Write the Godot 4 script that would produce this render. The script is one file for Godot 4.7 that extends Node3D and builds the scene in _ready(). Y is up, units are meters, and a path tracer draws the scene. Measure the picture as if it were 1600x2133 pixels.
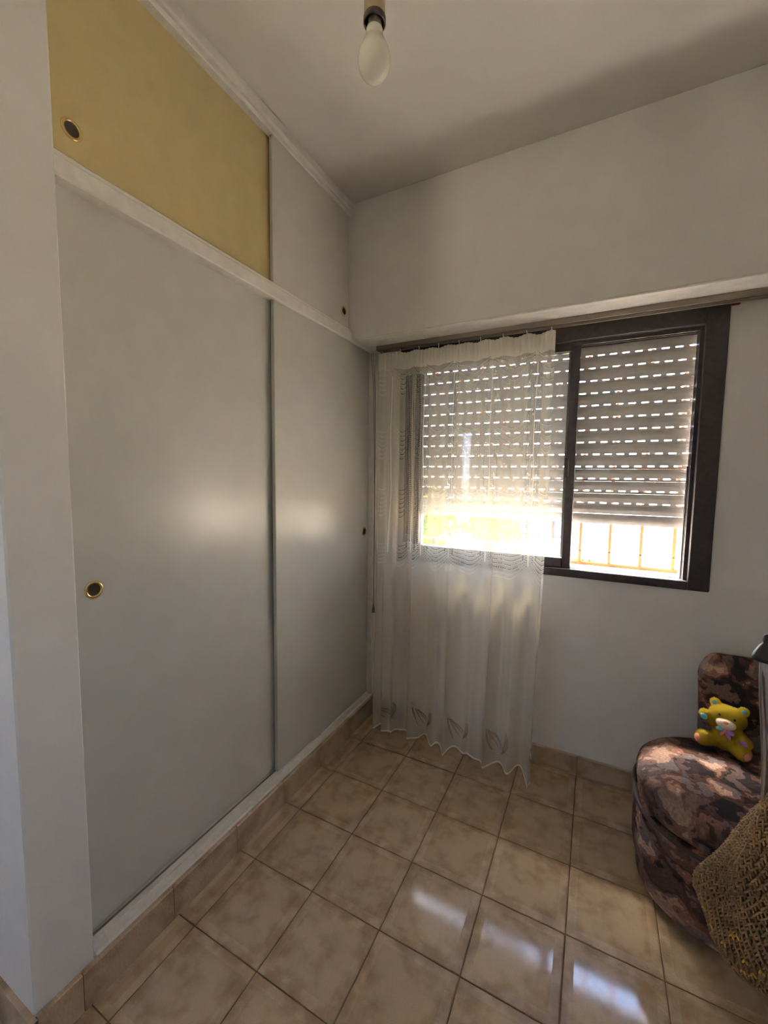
extends Node3D

# ---------------------------------------------------------------- geometry helpers
class Geo:
	var v := PackedVector3Array()
	var n := PackedVector3Array()
	var uv := PackedVector2Array()
	var ix := PackedInt32Array()

	func tri(a: Vector3, b: Vector3, c: Vector3, nr: Vector3) -> void:
		var k := v.size()
		if (b - a).cross(c - a).dot(nr) > 0.0:
			v.append_array([a, c, b])
		else:
			v.append_array([a, b, c])
		n.append_array([nr, nr, nr])
		uv.append_array([Vector2.ZERO, Vector2.ZERO, Vector2.ZERO])
		ix.append_array([k, k + 1, k + 2])

	func quad(a: Vector3, b: Vector3, c: Vector3, d: Vector3, nr: Vector3, ua := Vector2.ZERO, ub := Vector2.ZERO, uc := Vector2.ZERO, ud := Vector2.ZERO) -> void:
		var k := v.size()
		v.append_array([a, b, c, d])
		n.append_array([nr, nr, nr, nr])
		uv.append_array([ua, ub, uc, ud])
		if (b - a).cross(c - a).dot(nr) > 0.0:
			ix.append_array([k, k + 2, k + 1, k, k + 3, k + 2])
		else:
			ix.append_array([k, k + 1, k + 2, k, k + 2, k + 3])

	# a box with chamfered edges
	func box(lo: Vector3, hi: Vector3, c := 0.0015) -> void:
		c = minf(c, 0.45 * minf(hi.x - lo.x, minf(hi.y - lo.y, hi.z - lo.z)))
		var e := [lo, hi]
		for k in 3:
			var i := (k + 1) % 3
			var j := (k + 2) % 3
			for s in 2:
				var nr := Vector3.ZERO
				nr[k] = 1.0 if s == 1 else -1.0
				var p := []
				for q in [[0, 0], [1, 0], [1, 1], [0, 1]]:
					var w := Vector3.ZERO
					w[k] = e[s][k]
					w[i] = (lo[i] + c) if q[0] == 0 else (hi[i] - c)
					w[j] = (lo[j] + c) if q[1] == 0 else (hi[j] - c)
					p.append(w)
				quad(p[0], p[1], p[2], p[3], nr)
			if c <= 0.0:
				continue
			# edges along axis k
			for si in 2:
				for sj in 2:
					var ni := 1.0 if si == 1 else -1.0
					var nj := 1.0 if sj == 1 else -1.0
					var nr2 := Vector3.ZERO
					nr2[i] = ni
					nr2[j] = nj
					var a := Vector3.ZERO
					a[i] = e[si][i]
					a[j] = e[sj][j] - nj * c
					a[k] = lo[k] + c
					var b := a
					b[k] = hi[k] - c
					var d := Vector3.ZERO
					d[i] = e[si][i] - ni * c
					d[j] = e[sj][j]
					d[k] = lo[k] + c
					var f := d
					f[k] = hi[k] - c
					quad(a, b, f, d, nr2.normalized())
		if c <= 0.0:
			return
		for sx in 2:
			for sy in 2:
				for sz in 2:
					var o := Vector3(e[sx].x, e[sy].y, e[sz].z)
					var sg := Vector3(1 if sx == 1 else -1, 1 if sy == 1 else -1, 1 if sz == 1 else -1)
					tri(o - Vector3(0, sg.y * c, sg.z * c), o - Vector3(sg.x * c, 0, sg.z * c), o - Vector3(sg.x * c, sg.y * c, 0), sg.normalized())

	# an extrusion along x of a closed outline in (z, y)
	func extrude_x(outline: Array, x0: float, x1: float) -> void:
		var m := outline.size()
		var mid := Vector2.ZERO
		for p in outline:
			mid += p / m
		for k in m:
			var p: Vector2 = outline[k]
			var q: Vector2 = outline[(k + 1) % m]
			var t := q - p
			var nr := Vector3(0, -t.x, t.y)
			if nr.dot(Vector3(0, (p.y + q.y) / 2 - mid.y, (p.x + q.x) / 2 - mid.x)) < 0:
				nr = -nr
			quad(Vector3(x0, p.y, p.x), Vector3(x1, p.y, p.x), Vector3(x1, q.y, q.x), Vector3(x0, q.y, q.x), nr.normalized())
			for xs in [[x0, -1.0], [x1, 1.0]]:
				tri(Vector3(xs[0], mid.y, mid.x), Vector3(xs[0], p.y, p.x), Vector3(xs[0], q.y, q.x), Vector3(xs[1], 0, 0))

	func commit(into: ArrayMesh = null) -> ArrayMesh:
		var m := into if into else ArrayMesh.new()
		var a := []
		a.resize(Mesh.ARRAY_MAX)
		a[Mesh.ARRAY_VERTEX] = v
		a[Mesh.ARRAY_NORMAL] = n
		a[Mesh.ARRAY_TEX_UV] = uv
		a[Mesh.ARRAY_INDEX] = ix
		m.add_surface_from_arrays(Mesh.PRIMITIVE_TRIANGLES, a)
		return m


# a smooth sheet through rows of points; closed joins the ends of every row
func sheet(rows: Array, closed := false, uvs = null, orient := true, flip := false) -> ArrayMesh:
	var nv := rows.size()
	var nu: int = rows[0].size()
	var v := PackedVector3Array()
	for r in rows:
		v.append_array(r)
	var n := PackedVector3Array()
	n.resize(v.size())
	var ix := PackedInt32Array()
	var mid := Vector3.ZERO
	for p in v:
		mid += p / v.size()
	var lim := nu if closed else nu - 1
	for j in nv - 1:
		for i in lim:
			var a := j * nu + i
			var b := j * nu + (i + 1) % nu
			var c := a + nu
			var d := b + nu
			for t in [[a, b, d], [a, d, c]]:
				var fn := (v[t[1]] - v[t[0]]).cross(v[t[2]] - v[t[0]])
				n[t[0]] += fn
				n[t[1]] += fn
				n[t[2]] += fn
				ix.append_array([t[0], t[2], t[1]])
	var s := 0.0
	for k in v.size():
		n[k] = n[k].normalized() if n[k].length() > 1e-14 else Vector3.UP
		s += n[k].dot(v[k] - mid)
	if (orient and s < 0) or (not orient and flip):
		for k in v.size():
			n[k] = -n[k]
		for k in range(0, ix.size(), 3):
			var q := ix[k + 1]
			ix[k + 1] = ix[k + 2]
			ix[k + 2] = q
	var arr := []
	arr.resize(Mesh.ARRAY_MAX)
	arr[Mesh.ARRAY_VERTEX] = v
	arr[Mesh.ARRAY_NORMAL] = n
	arr[Mesh.ARRAY_INDEX] = ix
	if uvs != null:
		arr[Mesh.ARRAY_TEX_UV] = uvs
	var m := ArrayMesh.new()
	m.add_surface_from_arrays(Mesh.PRIMITIVE_TRIANGLES, arr)
	return m


func lathe(profile: Array, segs := 32) -> ArrayMesh:
	var rows := []
	for p in profile:
		var r := PackedVector3Array()
		for i in segs:
			var a := TAU * i / segs
			r.append(Vector3(p.x * cos(a), p.y, p.x * sin(a)))
		rows.append(r)
	return sheet(rows, true)


func tube(path: Array, radius: float, sides := 10) -> ArrayMesh:
	var rows := []
	var up := Vector3(0.123, 0.31, 0.94).normalized()
	for k in path.size():
		var t: Vector3 = (path[mini(k + 1, path.size() - 1)] - path[maxi(k - 1, 0)]).normalized()
		var a := t.cross(up).normalized()
		var b := t.cross(a).normalized()
		var row := PackedVector3Array()
		for i in sides:
			var w := TAU * i / sides
			row.append(path[k] + (a * cos(w) + b * sin(w)) * radius)
		if k == 0:
			var cap := PackedVector3Array()
			for i in sides:
				cap.append(path[k])
			rows.append(cap)
		rows.append(row)
		if k == path.size() - 1:
			var cap2 := PackedVector3Array()
			for i in sides:
				cap2.append(path[k])
			rows.append(cap2)
	return sheet(rows, true)


func ellipsoid(r: Vector3, segs := 20, rings := 12) -> ArrayMesh:
	var rows := []
	for j in rings + 1:
		var th := PI * j / rings
		var row := PackedVector3Array()
		for i in segs:
			var a := TAU * i / segs
			row.append(Vector3(r.x * sin(th) * cos(a), r.y * cos(th), r.z * sin(th) * sin(a)))
		rows.append(row)
	return sheet(rows, true)


func bx(lo: Vector3, hi: Vector3, c := 0.0015) -> ArrayMesh:
	var g := Geo.new()
	g.box(lo, hi, c)
	return g.commit()


# ---------------------------------------------------------------- scene-tree helpers
var taken := {}


func numbered(called: String) -> String:
	if not taken.has(called):
		taken[called] = 0
		return called
	taken[called] += 1
	return "%s_%03d" % [called, taken[called]]


func obj(called: String, mesh: Mesh, mat, parent: Node = self, at := Vector3.ZERO) -> MeshInstance3D:
	var o := MeshInstance3D.new()
	o.name = numbered(called) if parent == self else called
	o.mesh = mesh
	o.position = at
	o.cast_shadow = GeometryInstance3D.SHADOW_CASTING_SETTING_ON
	if mat is Array:
		for k in mat.size():
			o.set_surface_override_material(k, mat[k])
	else:
		o.material_override = mat
	parent.add_child(o, true)
	return o


func thing(called: String, label: String, category: String, at := Vector3.ZERO, group := "") -> Node3D:
	var o := Node3D.new()
	o.name = numbered(called)
	add_child(o)
	o.position = at
	tag(o, label, category, group)
	return o


func tag(o: Node, label: String, category: String, group := "") -> void:
	o.set_meta("label", label)
	o.set_meta("category", category)
	if group:
		o.set_meta("group", group)


func structure(o: Node, label := "") -> Node:
	o.set_meta("kind", "structure")
	if label:
		o.set_meta("label", label)
	return o


# ---------------------------------------------------------------- materials
func mat(c: Color, rough := 0.6, metal := 0.0, spec := 0.5) -> StandardMaterial3D:
	var m := StandardMaterial3D.new()
	m.albedo_color = c
	m.roughness = rough
	m.metallic = metal
	m.metallic_specular = spec
	return m


func noise(freq: float, octaves := 4, seed_ := 1, kind := FastNoiseLite.TYPE_SIMPLEX_SMOOTH) -> FastNoiseLite:
	var f := FastNoiseLite.new()
	f.noise_type = kind
	f.seed = seed_
	f.frequency = freq
	f.fractal_octaves = octaves
	return f


func gray_noise(size: int, freq: float, octaves: int, seed_: int) -> PackedByteArray:
	var im := noise(freq, octaves, seed_).get_seamless_image(size, size)
	im.convert(Image.FORMAT_L8)
	return im.get_data()


# a tileable texture whose tones run between two colours, blotchy and grainy
func blotch(a: Color, b: Color, size: int, freq: float, seed_: int) -> ImageTexture:
	var big := gray_noise(size, freq, 5, seed_)
	var fine := gray_noise(size, freq * 14.0, 2, seed_ + 7)
	var d := PackedByteArray()
	d.resize(size * size * 3)
	for k in size * size:
		var t := clampf((big[k] / 255.0 - 0.5) * 1.4 + 0.5 + (fine[k] / 255.0 - 0.5) * 0.25, 0.0, 1.0)
		d[k * 3] = int(255.0 * lerpf(a.r, b.r, t))
		d[k * 3 + 1] = int(255.0 * lerpf(a.g, b.g, t))
		d[k * 3 + 2] = int(255.0 * lerpf(a.b, b.b, t))
	return ImageTexture.create_from_image(Image.create_from_data(size, size, false, Image.FORMAT_RGB8, d))


func height_tex(size: int, freq: float, octaves: int, seed_: int) -> ImageTexture:
	return ImageTexture.create_from_image(Image.create_from_data(size, size, false, Image.FORMAT_L8, gray_noise(size, freq, octaves, seed_)))


func triplanar(m: StandardMaterial3D, metres: float) -> StandardMaterial3D:
	m.uv1_triplanar = true
	m.uv1_world_triplanar = true
	m.uv1_scale = Vector3.ONE / metres
	return m


var M := {}


func make_materials() -> void:
	var bumps := height_tex(256, 0.05, 4, 11)
	# painted plaster
	M.wall = triplanar(mat(Color.WHITE, 0.75, 0, 0.35), 0.9)
	M.wall.albedo_texture = blotch(Color8(228, 223, 214), Color8(232, 228, 220), 256, 0.02, 3)
	M.wall.heightmap_enabled = true
	M.wall.heightmap_texture = bumps
	M.wall.heightmap_scale = 0.06
	M.ceiling = triplanar(mat(Color.WHITE, 0.85, 0, 0.3), 1.1)
	M.ceiling.albedo_texture = blotch(Color8(231, 225, 215), Color8(234, 229, 220), 256, 0.02, 5)
	# glossy enamel paint on the wooden frame of the wardrobe and the shutter box
	M.enamel = triplanar(mat(Color.WHITE, 0.42), 0.5)
	M.enamel.albedo_texture = blotch(Color8(226, 219, 208), Color8(236, 230, 221), 256, 0.03, 8)
	M.enamel.heightmap_enabled = true
	M.enamel.heightmap_texture = bumps
	M.enamel.heightmap_scale = 0.15
	M.chip = mat(Color8(120, 100, 82), 0.8)
	# door boards
	M.door = triplanar(mat(Color.WHITE, 0.3), 0.8)
	M.door.albedo_texture = blotch(Color8(198, 195, 184), Color8(202, 199, 188), 256, 0.02, 21)
	M.door_white = triplanar(mat(Color.WHITE, 0.42), 0.8)
	M.door_white.albedo_texture = blotch(Color8(209, 202, 191), Color8(214, 207, 196), 256, 0.02, 23)
	M.door_yellow = triplanar(mat(Color.WHITE, 0.42), 0.7)
	M.door_yellow.albedo_texture = blotch(Color8(186, 168, 118), Color8(192, 174, 124), 256, 0.025, 25)
	M.door_edge = mat(Color8(150, 138, 118), 0.6)
	M.gap = mat(Color8(48, 40, 34), 0.9)
	M.brass = mat(Color8(214, 190, 130), 0.22, 1.0)
	M.cup = mat(Color8(62, 54, 46), 0.35, 0.7)
	# window
	M.frame = triplanar(mat(Color.WHITE, 0.38), 0.3)
	M.frame.albedo_texture = blotch(Color8(44, 38, 42), Color8(58, 50, 53), 256, 0.04, 31)
	M.rust = mat(Color8(112, 62, 50), 0.8)
	M.glass = mat(Color(0.9, 0.95, 0.95, 0.06), 0.03)
	M.glass.transparency = BaseMaterial3D.TRANSPARENCY_ALPHA
	M.slat = triplanar(mat(Color.WHITE, 0.5), 0.4)
	M.slat.albedo_texture = blotch(Color8(206, 200, 192), Color8(216, 211, 203), 256, 0.03, 33)
	M.grille = mat(Color8(84, 26, 15), 1.0, 0, 0.0)
	M.sill = mat(Color8(226, 222, 214), 0.7)
	M.track = mat(Color8(126, 116, 106), 0.42, 0.35)
	M.cord = mat(Color8(120, 112, 98), 0.8)
	M.tassel = mat(Color8(120, 114, 100), 0.7)
	# bulb
	M.bulb = mat(Color8(232, 226, 208), 0.18)
	M.socket = mat(Color8(150, 136, 104), 0.5)
	M.socket_dark = mat(Color8(46, 34, 34), 0.5)
	# chair and odds
	M.fabric = triplanar(mat(Color.WHITE, 0.85, 0, 0.3), 0.95)
	M.fabric.albedo_texture = marbled(512)
	M.fabric.uv1_world_triplanar = false
	M.fabric.heightmap_enabled = true
	M.fabric.heightmap_texture = height_tex(256, 0.12, 3, 41)
	M.fabric.heightmap_scale = 0.25
	M.piping = mat(Color8(58, 47, 46), 0.8)
	M.chrome = mat(Color8(196, 196, 200), 0.12, 1.0)
	M.black = mat(Color8(26, 25, 27), 0.45)
	M.straw = mat(Color8(176, 142, 96), 0.5)
	M.straw_dark = mat(Color8(88, 66, 42), 0.8)
	M.plush = mat(Color8(228, 192, 50), 0.95, 0, 0.2)
	M.plush.rim_enabled = true
	M.plush.rim = 0.5
	M.plush.rim_tint = 0.6
	M.plush.heightmap_enabled = true
	M.plush.uv1_triplanar = true
	M.plush.uv1_scale = Vector3.ONE * 16.0
	M.plush.heightmap_texture = height_tex(256, 0.25, 3, 43)
	M.plush.heightmap_scale = 0.5
	M.cream = mat(Color8(232, 214, 190), 0.95, 0, 0.2)
	M.pink = mat(Color8(214, 142, 112), 0.95, 0, 0.2)
	M.cyan = mat(Color8(110, 190, 205), 0.8)
	M.violet = mat(Color8(176, 126, 190), 0.8)
	M.rose = mat(Color8(226, 134, 142), 0.8)
	M.eye = mat(Color8(20, 16, 14), 0.15)
	M.grout = triplanar(mat(Color.WHITE, 0.9), 0.5)
	M.grout.albedo_texture = blotch(Color8(104, 84, 64), Color8(128, 106, 84), 128, 0.05, 51)
	tile_materials()


func marbled(size: int) -> ImageTexture:
	var a := gray_noise(size, 0.010, 4, 61)
	var b := gray_noise(size, 0.013, 4, 67)
	var c := gray_noise(size, 0.05, 3, 71)
	var f := gray_noise(size, 0.22, 2, 73)
	var tones := [Color8(38, 31, 32), Color8(84, 57, 47), Color8(150, 110, 93), Color8(116, 106, 106), Color8(196, 162, 140)]
	var d := PackedByteArray()
	d.resize(size * size * 3)
	for k in size * size:
		var p := a[k] / 255.0 + (c[k] / 255.0 - 0.5) * 0.16
		var q := b[k] / 255.0 + (c[k] / 255.0 - 0.5) * 0.2
		var col: Color = tones[0]
		if p > 0.56:
			col = tones[2] if q < 0.5 else tones[3]
			if p > 0.68 and q < 0.62:
				col = tones[4]
		elif p > 0.47:
			col = tones[1]
		elif q > 0.6:
			col = tones[1].lerp(tones[3], 0.5)
		var g := 0.82 + 0.36 * f[k] / 255.0
		d[k * 3] = int(clampf(255.0 * col.r * g, 0, 255))
		d[k * 3 + 1] = int(clampf(255.0 * col.g * g, 0, 255))
		d[k * 3 + 2] = int(clampf(255.0 * col.b * g, 0, 255))
	return ImageTexture.create_from_image(Image.create_from_data(size, size, false, Image.FORMAT_RGB8, d))


# four glazed floor tiles on one sheet: pale beige fields with brown clouds that gather in the borders
func tile_materials() -> void:
	var s := 1024
	var half := 512.0
	var cloud := gray_noise(s, 0.005, 3, 81)
	var cloud2 := gray_noise(s, 0.011, 3, 83)
	var fine := gray_noise(s, 0.12, 3, 87)
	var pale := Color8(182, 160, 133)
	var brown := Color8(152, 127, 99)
	var d := PackedByteArray()
	d.resize(s * s * 3)
	for y in s:
		for x in s:
			var k := y * s + x
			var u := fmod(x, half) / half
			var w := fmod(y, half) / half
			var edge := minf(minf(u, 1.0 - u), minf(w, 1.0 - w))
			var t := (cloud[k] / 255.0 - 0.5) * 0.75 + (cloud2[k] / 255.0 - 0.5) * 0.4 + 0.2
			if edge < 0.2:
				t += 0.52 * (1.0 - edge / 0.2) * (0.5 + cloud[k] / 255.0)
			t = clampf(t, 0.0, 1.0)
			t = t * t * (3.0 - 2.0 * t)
			var g := 0.95 + 0.1 * fine[k] / 255.0
			d[k * 3] = int(255.0 * lerpf(pale.r, brown.r, t) * g)
			d[k * 3 + 1] = int(255.0 * lerpf(pale.g, brown.g, t) * g)
			d[k * 3 + 2] = int(255.0 * lerpf(pale.b, brown.b, t) * g)
	var tex := ImageTexture.create_from_image(Image.create_from_data(s, s, false, Image.FORMAT_RGB8, d))
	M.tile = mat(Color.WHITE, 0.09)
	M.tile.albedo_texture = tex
	M.tile.heightmap_enabled = true
	M.tile.heightmap_texture = height_tex(512, 0.012, 2, 91)
	M.tile.heightmap_scale = 0.005
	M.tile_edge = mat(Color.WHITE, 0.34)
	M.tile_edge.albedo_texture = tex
	M.tile_edge.heightmap_enabled = true
	M.tile_edge.heightmap_texture = height_tex(512, 0.1, 3, 93)
	M.tile_edge.heightmap_scale = 0.12


# ---------------------------------------------------------------- pieces
const TILE := 0.25
const GX := -0.7669
const GZ := -1.0125


# one tile, flat face at y 0: a smooth field, a mitred border that slopes to the joint, and an edge
func tile_mesh(w: float, d: float, variant: int, turn: int) -> ArrayMesh:
	var j := 0.0018
	var b := minf(0.027, 0.3 * minf(w, d))
	var o := []
	var p := []
	var q := []
	for c in [[0, 0], [1, 0], [1, 1], [0, 1]]:
		q.append(Vector3(lerpf(-w / 2 + j, w / 2 - j, c[0]), -0.0022, lerpf(-d / 2 + j, d / 2 - j, c[1])))
		o.append(Vector3(lerpf(-w / 2 + j + 0.002, w / 2 - j - 0.002, c[0]), -0.0009, lerpf(-d / 2 + j + 0.002, d / 2 - j - 0.002, c[1])))
		p.append(Vector3(lerpf(-w / 2 + b, w / 2 - b, c[0]), 0.0, lerpf(-d / 2 + b, d / 2 - b, c[1])))
	var at := Vector2(variant % 2, variant / 2) * 0.5
	var uv := func(a: Vector3) -> Vector2:
		var t := Vector2(a.x / TILE, a.z / TILE)
		for k in turn:
			t = Vector2(-t.y, t.x)
		return at + (t + Vector2(0.5, 0.5)).clamp(Vector2(0.004, 0.004), Vector2(0.996, 0.996)) * 0.5
	var g := Geo.new()
	g.quad(p[0], p[1], p[2], p[3], Vector3.UP, uv.call(p[0]), uv.call(p[1]), uv.call(p[2]), uv.call(p[3]))
	var m := g.commit()
	g = Geo.new()
	for k in 4:
		var l := (k + 1) % 4
		var nr: Vector3 = (p[l] - p[k]).cross(o[k] - p[k]).normalized()
		nr = nr if nr.y > 0 else -nr
		g.quad(p[k], p[l], o[l], o[k], nr, uv.call(p[k]), uv.call(p[l]), uv.call(o[l]), uv.call(o[k]))
		var n2: Vector3 = (o[l] - o[k]).cross(q[k] - o[k]).normalized()
		n2 = n2 if n2.y > 0 else -n2
		g.quad(o[k], o[l], q[l], q[k], n2, uv.call(o[k]), uv.call(o[l]), uv.call(q[l]), uv.call(q[k]))
		var side: Vector3 = Vector3(n2.x, 0, n2.z).normalized()
		var dn := Vector3(0, -0.006, 0)
		g.quad(q[k], q[l], q[l] + dn, q[k] + dn, side, uv.call(q[k]), uv.call(q[l]), uv.call(q[l]), uv.call(q[k]))
	return g.commit(m)


func build_floor() -> void:
	var fl := obj("floor", bx(Vector3(-2.3, -0.12, -2.13), Vector3(1.45, -0.0045, 1.8), 0.0), M.grout)
	structure(fl, "beige and brown glazed floor tiles with dark joints")
	var rng := RandomNumberGenerator.new()
	rng.seed = 5
	var cache := {}
	for i in range(-6, 10):
		for k in range(-5, 12):
			var x0 := maxf(GX + TILE * i, -2.2)
			var x1 := minf(GX + TILE * (i + 1), 1.35)
			var z0 := maxf(GZ - TILE * (k + 1) + TILE, -2.03)
			var z1 := minf(GZ - TILE * k + TILE, 1.7)
			z0 = maxf(GZ - TILE * k, -2.03)
			z1 = minf(GZ - TILE * (k - 1), 1.7)
			if z1 <= -0.4 + 0.001:
				x0 = maxf(x0, -1.09)
			if x1 - x0 < 0.02 or z1 - z0 < 0.012:
				continue
			var key := "%d %d %d %d" % [int((x1 - x0) * 1000), int((z1 - z0) * 1000), rng.randi() % 4, rng.randi() % 4]
			if not cache.has(key):
				var s := key.split(" ")
				cache[key] = tile_mesh(x1 - x0, z1 - z0, int(s[2]), int(s[3]))
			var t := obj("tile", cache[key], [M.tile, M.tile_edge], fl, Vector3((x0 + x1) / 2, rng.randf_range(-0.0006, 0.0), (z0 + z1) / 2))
			t.rotation = Vector3(rng.randf_range(-0.0025, 0.0025), 0, rng.randf_range(-0.0025, 0.0025))


# a skirting made of cut tiles; from a to b along the foot of a wall, face towards out
func skirting(called: String, a: Vector3, b: Vector3, out: Vector3, h: float, first: float, label: String) -> void:
	var along := (b - a).normalized()
	var length := a.distance_to(b)
	var g := Geo.new()
	var lo := Vector3(minf(a.x, b.x), 0, minf(a.z, b.z))
	var hi := Vector3(maxf(a.x, b.x), h - 0.004, maxf(a.z, b.z))
	for k in [0, 2]:
		if out[k] > 0.5:
			hi[k] += 0.006
		elif out[k] < -0.5:
			lo[k] -= 0.006
	g.box(lo, hi, 0.0)
	var root := obj(called, g.commit(), M.grout)
	structure(root, label)
	var at := 0.0
	var n := 0
	while at < length - 0.004:
		var end := minf(at + (first if n == 0 else TILE), length)
		var p := a + along * (at + 0.0012)
		var q := a + along * (end - 0.0012)
		var gg := Geo.new()
		var t0 := out * 0.004
		var t1 := out * 0.012
		var u0 := Vector2(0.5 * (n % 2), 0.06 + 0.11 * (n % 4))
		var du := Vector2(0.5 * (end - at) / TILE, 0)
		var dv := Vector2(0, 0.5 * h / TILE)
		var y0 := Vector3(0, 0.002, 0)
		var yh := Vector3(0, h - 0.003, 0)
		var yt := Vector3(0, h, 0)
		gg.quad(p + t1 + y0, q + t1 + y0, q + t1 + yh, p + t1 + yh, out, u0, u0 + du, u0 + du + dv, u0 + dv)
		gg.quad(p + t1 + yh, q + t1 + yh, q + out * 0.009 + yt, p + out * 0.009 + yt, (out + Vector3.UP).normalized(), u0, u0 + du, u0 + du, u0)
		gg.quad(p + out * 0.009 + yt, q + out * 0.009 + yt, q - out * 0.001 + yt, p - out * 0.001 + yt, Vector3.UP, u0, u0 + du, u0 + du, u0)
		gg.quad(p + t0 + y0, p + t1 + y0, p + t1 + yh, p + t0 + yt, -along, u0, u0, u0, u0)
		gg.quad(q + t0 + y0, q + t1 + y0, q + t1 + yh, q + t0 + yt, along, u0, u0, u0, u0)
		obj("tile", gg.commit(), M.tile_edge, root)
		at = end
		n += 1


func build_shell() -> void:
	# the window wall: four pieces round the opening (x -0.93..0.40, y 0.94..2.00), 22 cm thick
	var g := Geo.new()
	var zi := -2.03
	var zo := -2.27
	g.box(Vector3(-2.3, -0.1, zo), Vector3(-0.90, 2.8, zi), 0.0)
	g.box(Vector3(0.375, -0.1, zo), Vector3(1.5, 2.8, zi), 0.0)
	g.box(Vector3(-0.90, -0.1, zo), Vector3(0.375, 0.935, zi), 0.0)
	g.box(Vector3(-0.90, 2.0, zo), Vector3(0.375, 2.8, zi), 0.0)
	structure(obj("wall_window", g.commit(), M.wall), "off-white painted plaster wall round the window")
	structure(obj("ceiling", bx(Vector3(-2.3, 2.68, -2.2), Vector3(1.5, 2.8, 1.85), 0.0), M.ceiling), "flat white painted ceiling")
	# the pillar between wardrobe and entrance
	g = Geo.new()
	g.box(Vector3(-2.3, -0.1, -0.53), Vector3(-1.1, 2.68, -0.4), 0.004)
	structure(obj("wall_left", g.commit(), M.wall), "cream plaster wall end beside the wardrobe")
	structure(obj("wall_entry", bx(Vector3(-2.3, -0.1, -0.4), Vector3(-2.2, 2.68, 1.85), 0.0), M.wall), "white plaster wall of the entrance")
	# right wall with a narrow window behind the camera
	g = Geo.new()
	g.box(Vector3(1.35, -0.1, -2.03), Vector3(1.5, 2.68, 0.46), 0.0)
	g.box(Vector3(1.35, -0.1, 0.68), Vector3(1.5, 2.68, 1.85), 0.0)
	g.box(Vector3(1.35, -0.1, 0.46), Vector3(1.5, 1.05, 0.68), 0.0)
	g.box(Vector3(1.35, 1.95, 0.46), Vector3(1.5, 2.68, 0.68), 0.0)
	structure(obj("wall_right", g.commit(), M.wall), "white plaster wall opposite the wardrobe")
	g = Geo.new()
	g.box(Vector3(1.4, 1.05, 0.46), Vector3(1.45, 1.95, 0.485), 0.002)
	g.box(Vector3(1.4, 1.05, 0.655), Vector3(1.45, 1.95, 0.68), 0.002)
	g.box(Vector3(1.4, 1.05, 0.484), Vector3(1.45, 1.075, 0.656), 0.002)
	g.box(Vector3(1.4, 1.925, 0.484), Vector3(1.45, 1.95, 0.656), 0.002)
	var w3 := obj("window_3", g.commit(), M.frame)
	structure(w3, "narrow window in the wall opposite the wardrobe")
	obj("pane", bx(Vector3(1.423, 1.073, 0.483), Vector3(1.427, 1.927, 0.657), 0.0), M.glass, w3)
	g = Geo.new()
	g.box(Vector3(-2.2, -0.1, 1.7), Vector3(-1.95, 2.68, 1.85), 0.0)
	g.box(Vector3(-1.6, -0.1, 1.7), Vector3(1.35, 2.68, 1.85), 0.0)
	g.box(Vector3(-1.95, 2.05, 1.7), Vector3(-1.6, 2.68, 1.85), 0.0)
	g.box(Vector3(-1.95, -0.1, 1.7), Vector3(-1.6, 1.0, 1.85), 0.0)
	structure(obj("wall_back", g.commit(), M.wall), "white plaster wall with a narrow entrance window")
	g = Geo.new()
	g.box(Vector3(-1.95, 1.0, 1.74), Vector3(-1.92, 2.05, 1.79), 0.002)
	g.box(Vector3(-1.63, 1.0, 1.74), Vector3(-1.6, 2.05, 1.79), 0.002)
	g.box(Vector3(-1.921, 1.0, 1.74), Vector3(-1.629, 1.03, 1.79), 0.002)
	g.box(Vector3(-1.921, 2.02, 1.74), Vector3(-1.629, 2.05, 1.79), 0.002)
	var w2 := obj("window_2", g.commit(), M.frame)
	structure(w2, "narrow window lighting the entrance")
	obj("pane", bx(Vector3(-1.922, 1.028, 1.763), Vector3(-1.628, 2.022, 1.767), 0.0), M.glass, w2)
	# the boxed-out shutter housing over the window
	var hb := obj("trim_1", bx(Vector3(-1.2, 2.04, -2.03), Vector3(1.35, 2.68, -1.81), 0.002), M.wall)
	structure(hb, "boxed-out shutter housing above the window")
	g = Geo.new()
	g.box(Vector3(-1.085, 2.032, -1.838), Vector3(1.35, 2.0405, -1.8095), 0.002)
	obj("edge_strip", g.commit(), M.enamel, hb)
	g = Geo.new()
	g.box(Vector3(-1.085, 2.033, -2.0295), Vector3(1.35, 2.0405, -1.8395), 0.0015)
	obj("cover_board", g.commit(), M.enamel, hb)
	# narrow upright in the corner between wardrobe and window wall
	structure(obj("trim_2", bx(Vector3(-1.155, 0.09, -2.03), Vector3(-1.1, 2.033, -2.017), 0.002), M.enamel), "narrow white upright in the corner")
	skirting("baseboard_window", Vector3(-1.085, 0, -2.03), Vector3(1.35, 0, -2.03), Vector3(0, 0, 1), 0.087, 0.068, "tiled skirting under the window wall")
	skirting("baseboard_left", Vector3(-1.097, 0, -0.4), Vector3(-1.097, 0, -2.03), Vector3(1, 0, 0), 0.105, 0.095, "tiled skirting under the wardrobe")
	skirting("baseboard_entry", Vector3(-2.2, 0, -0.4), Vector3(-1.085, 0, -0.4), Vector3(0, 0, 1), 0.1, 0.2, "tiled skirting of the entrance wall")


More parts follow.
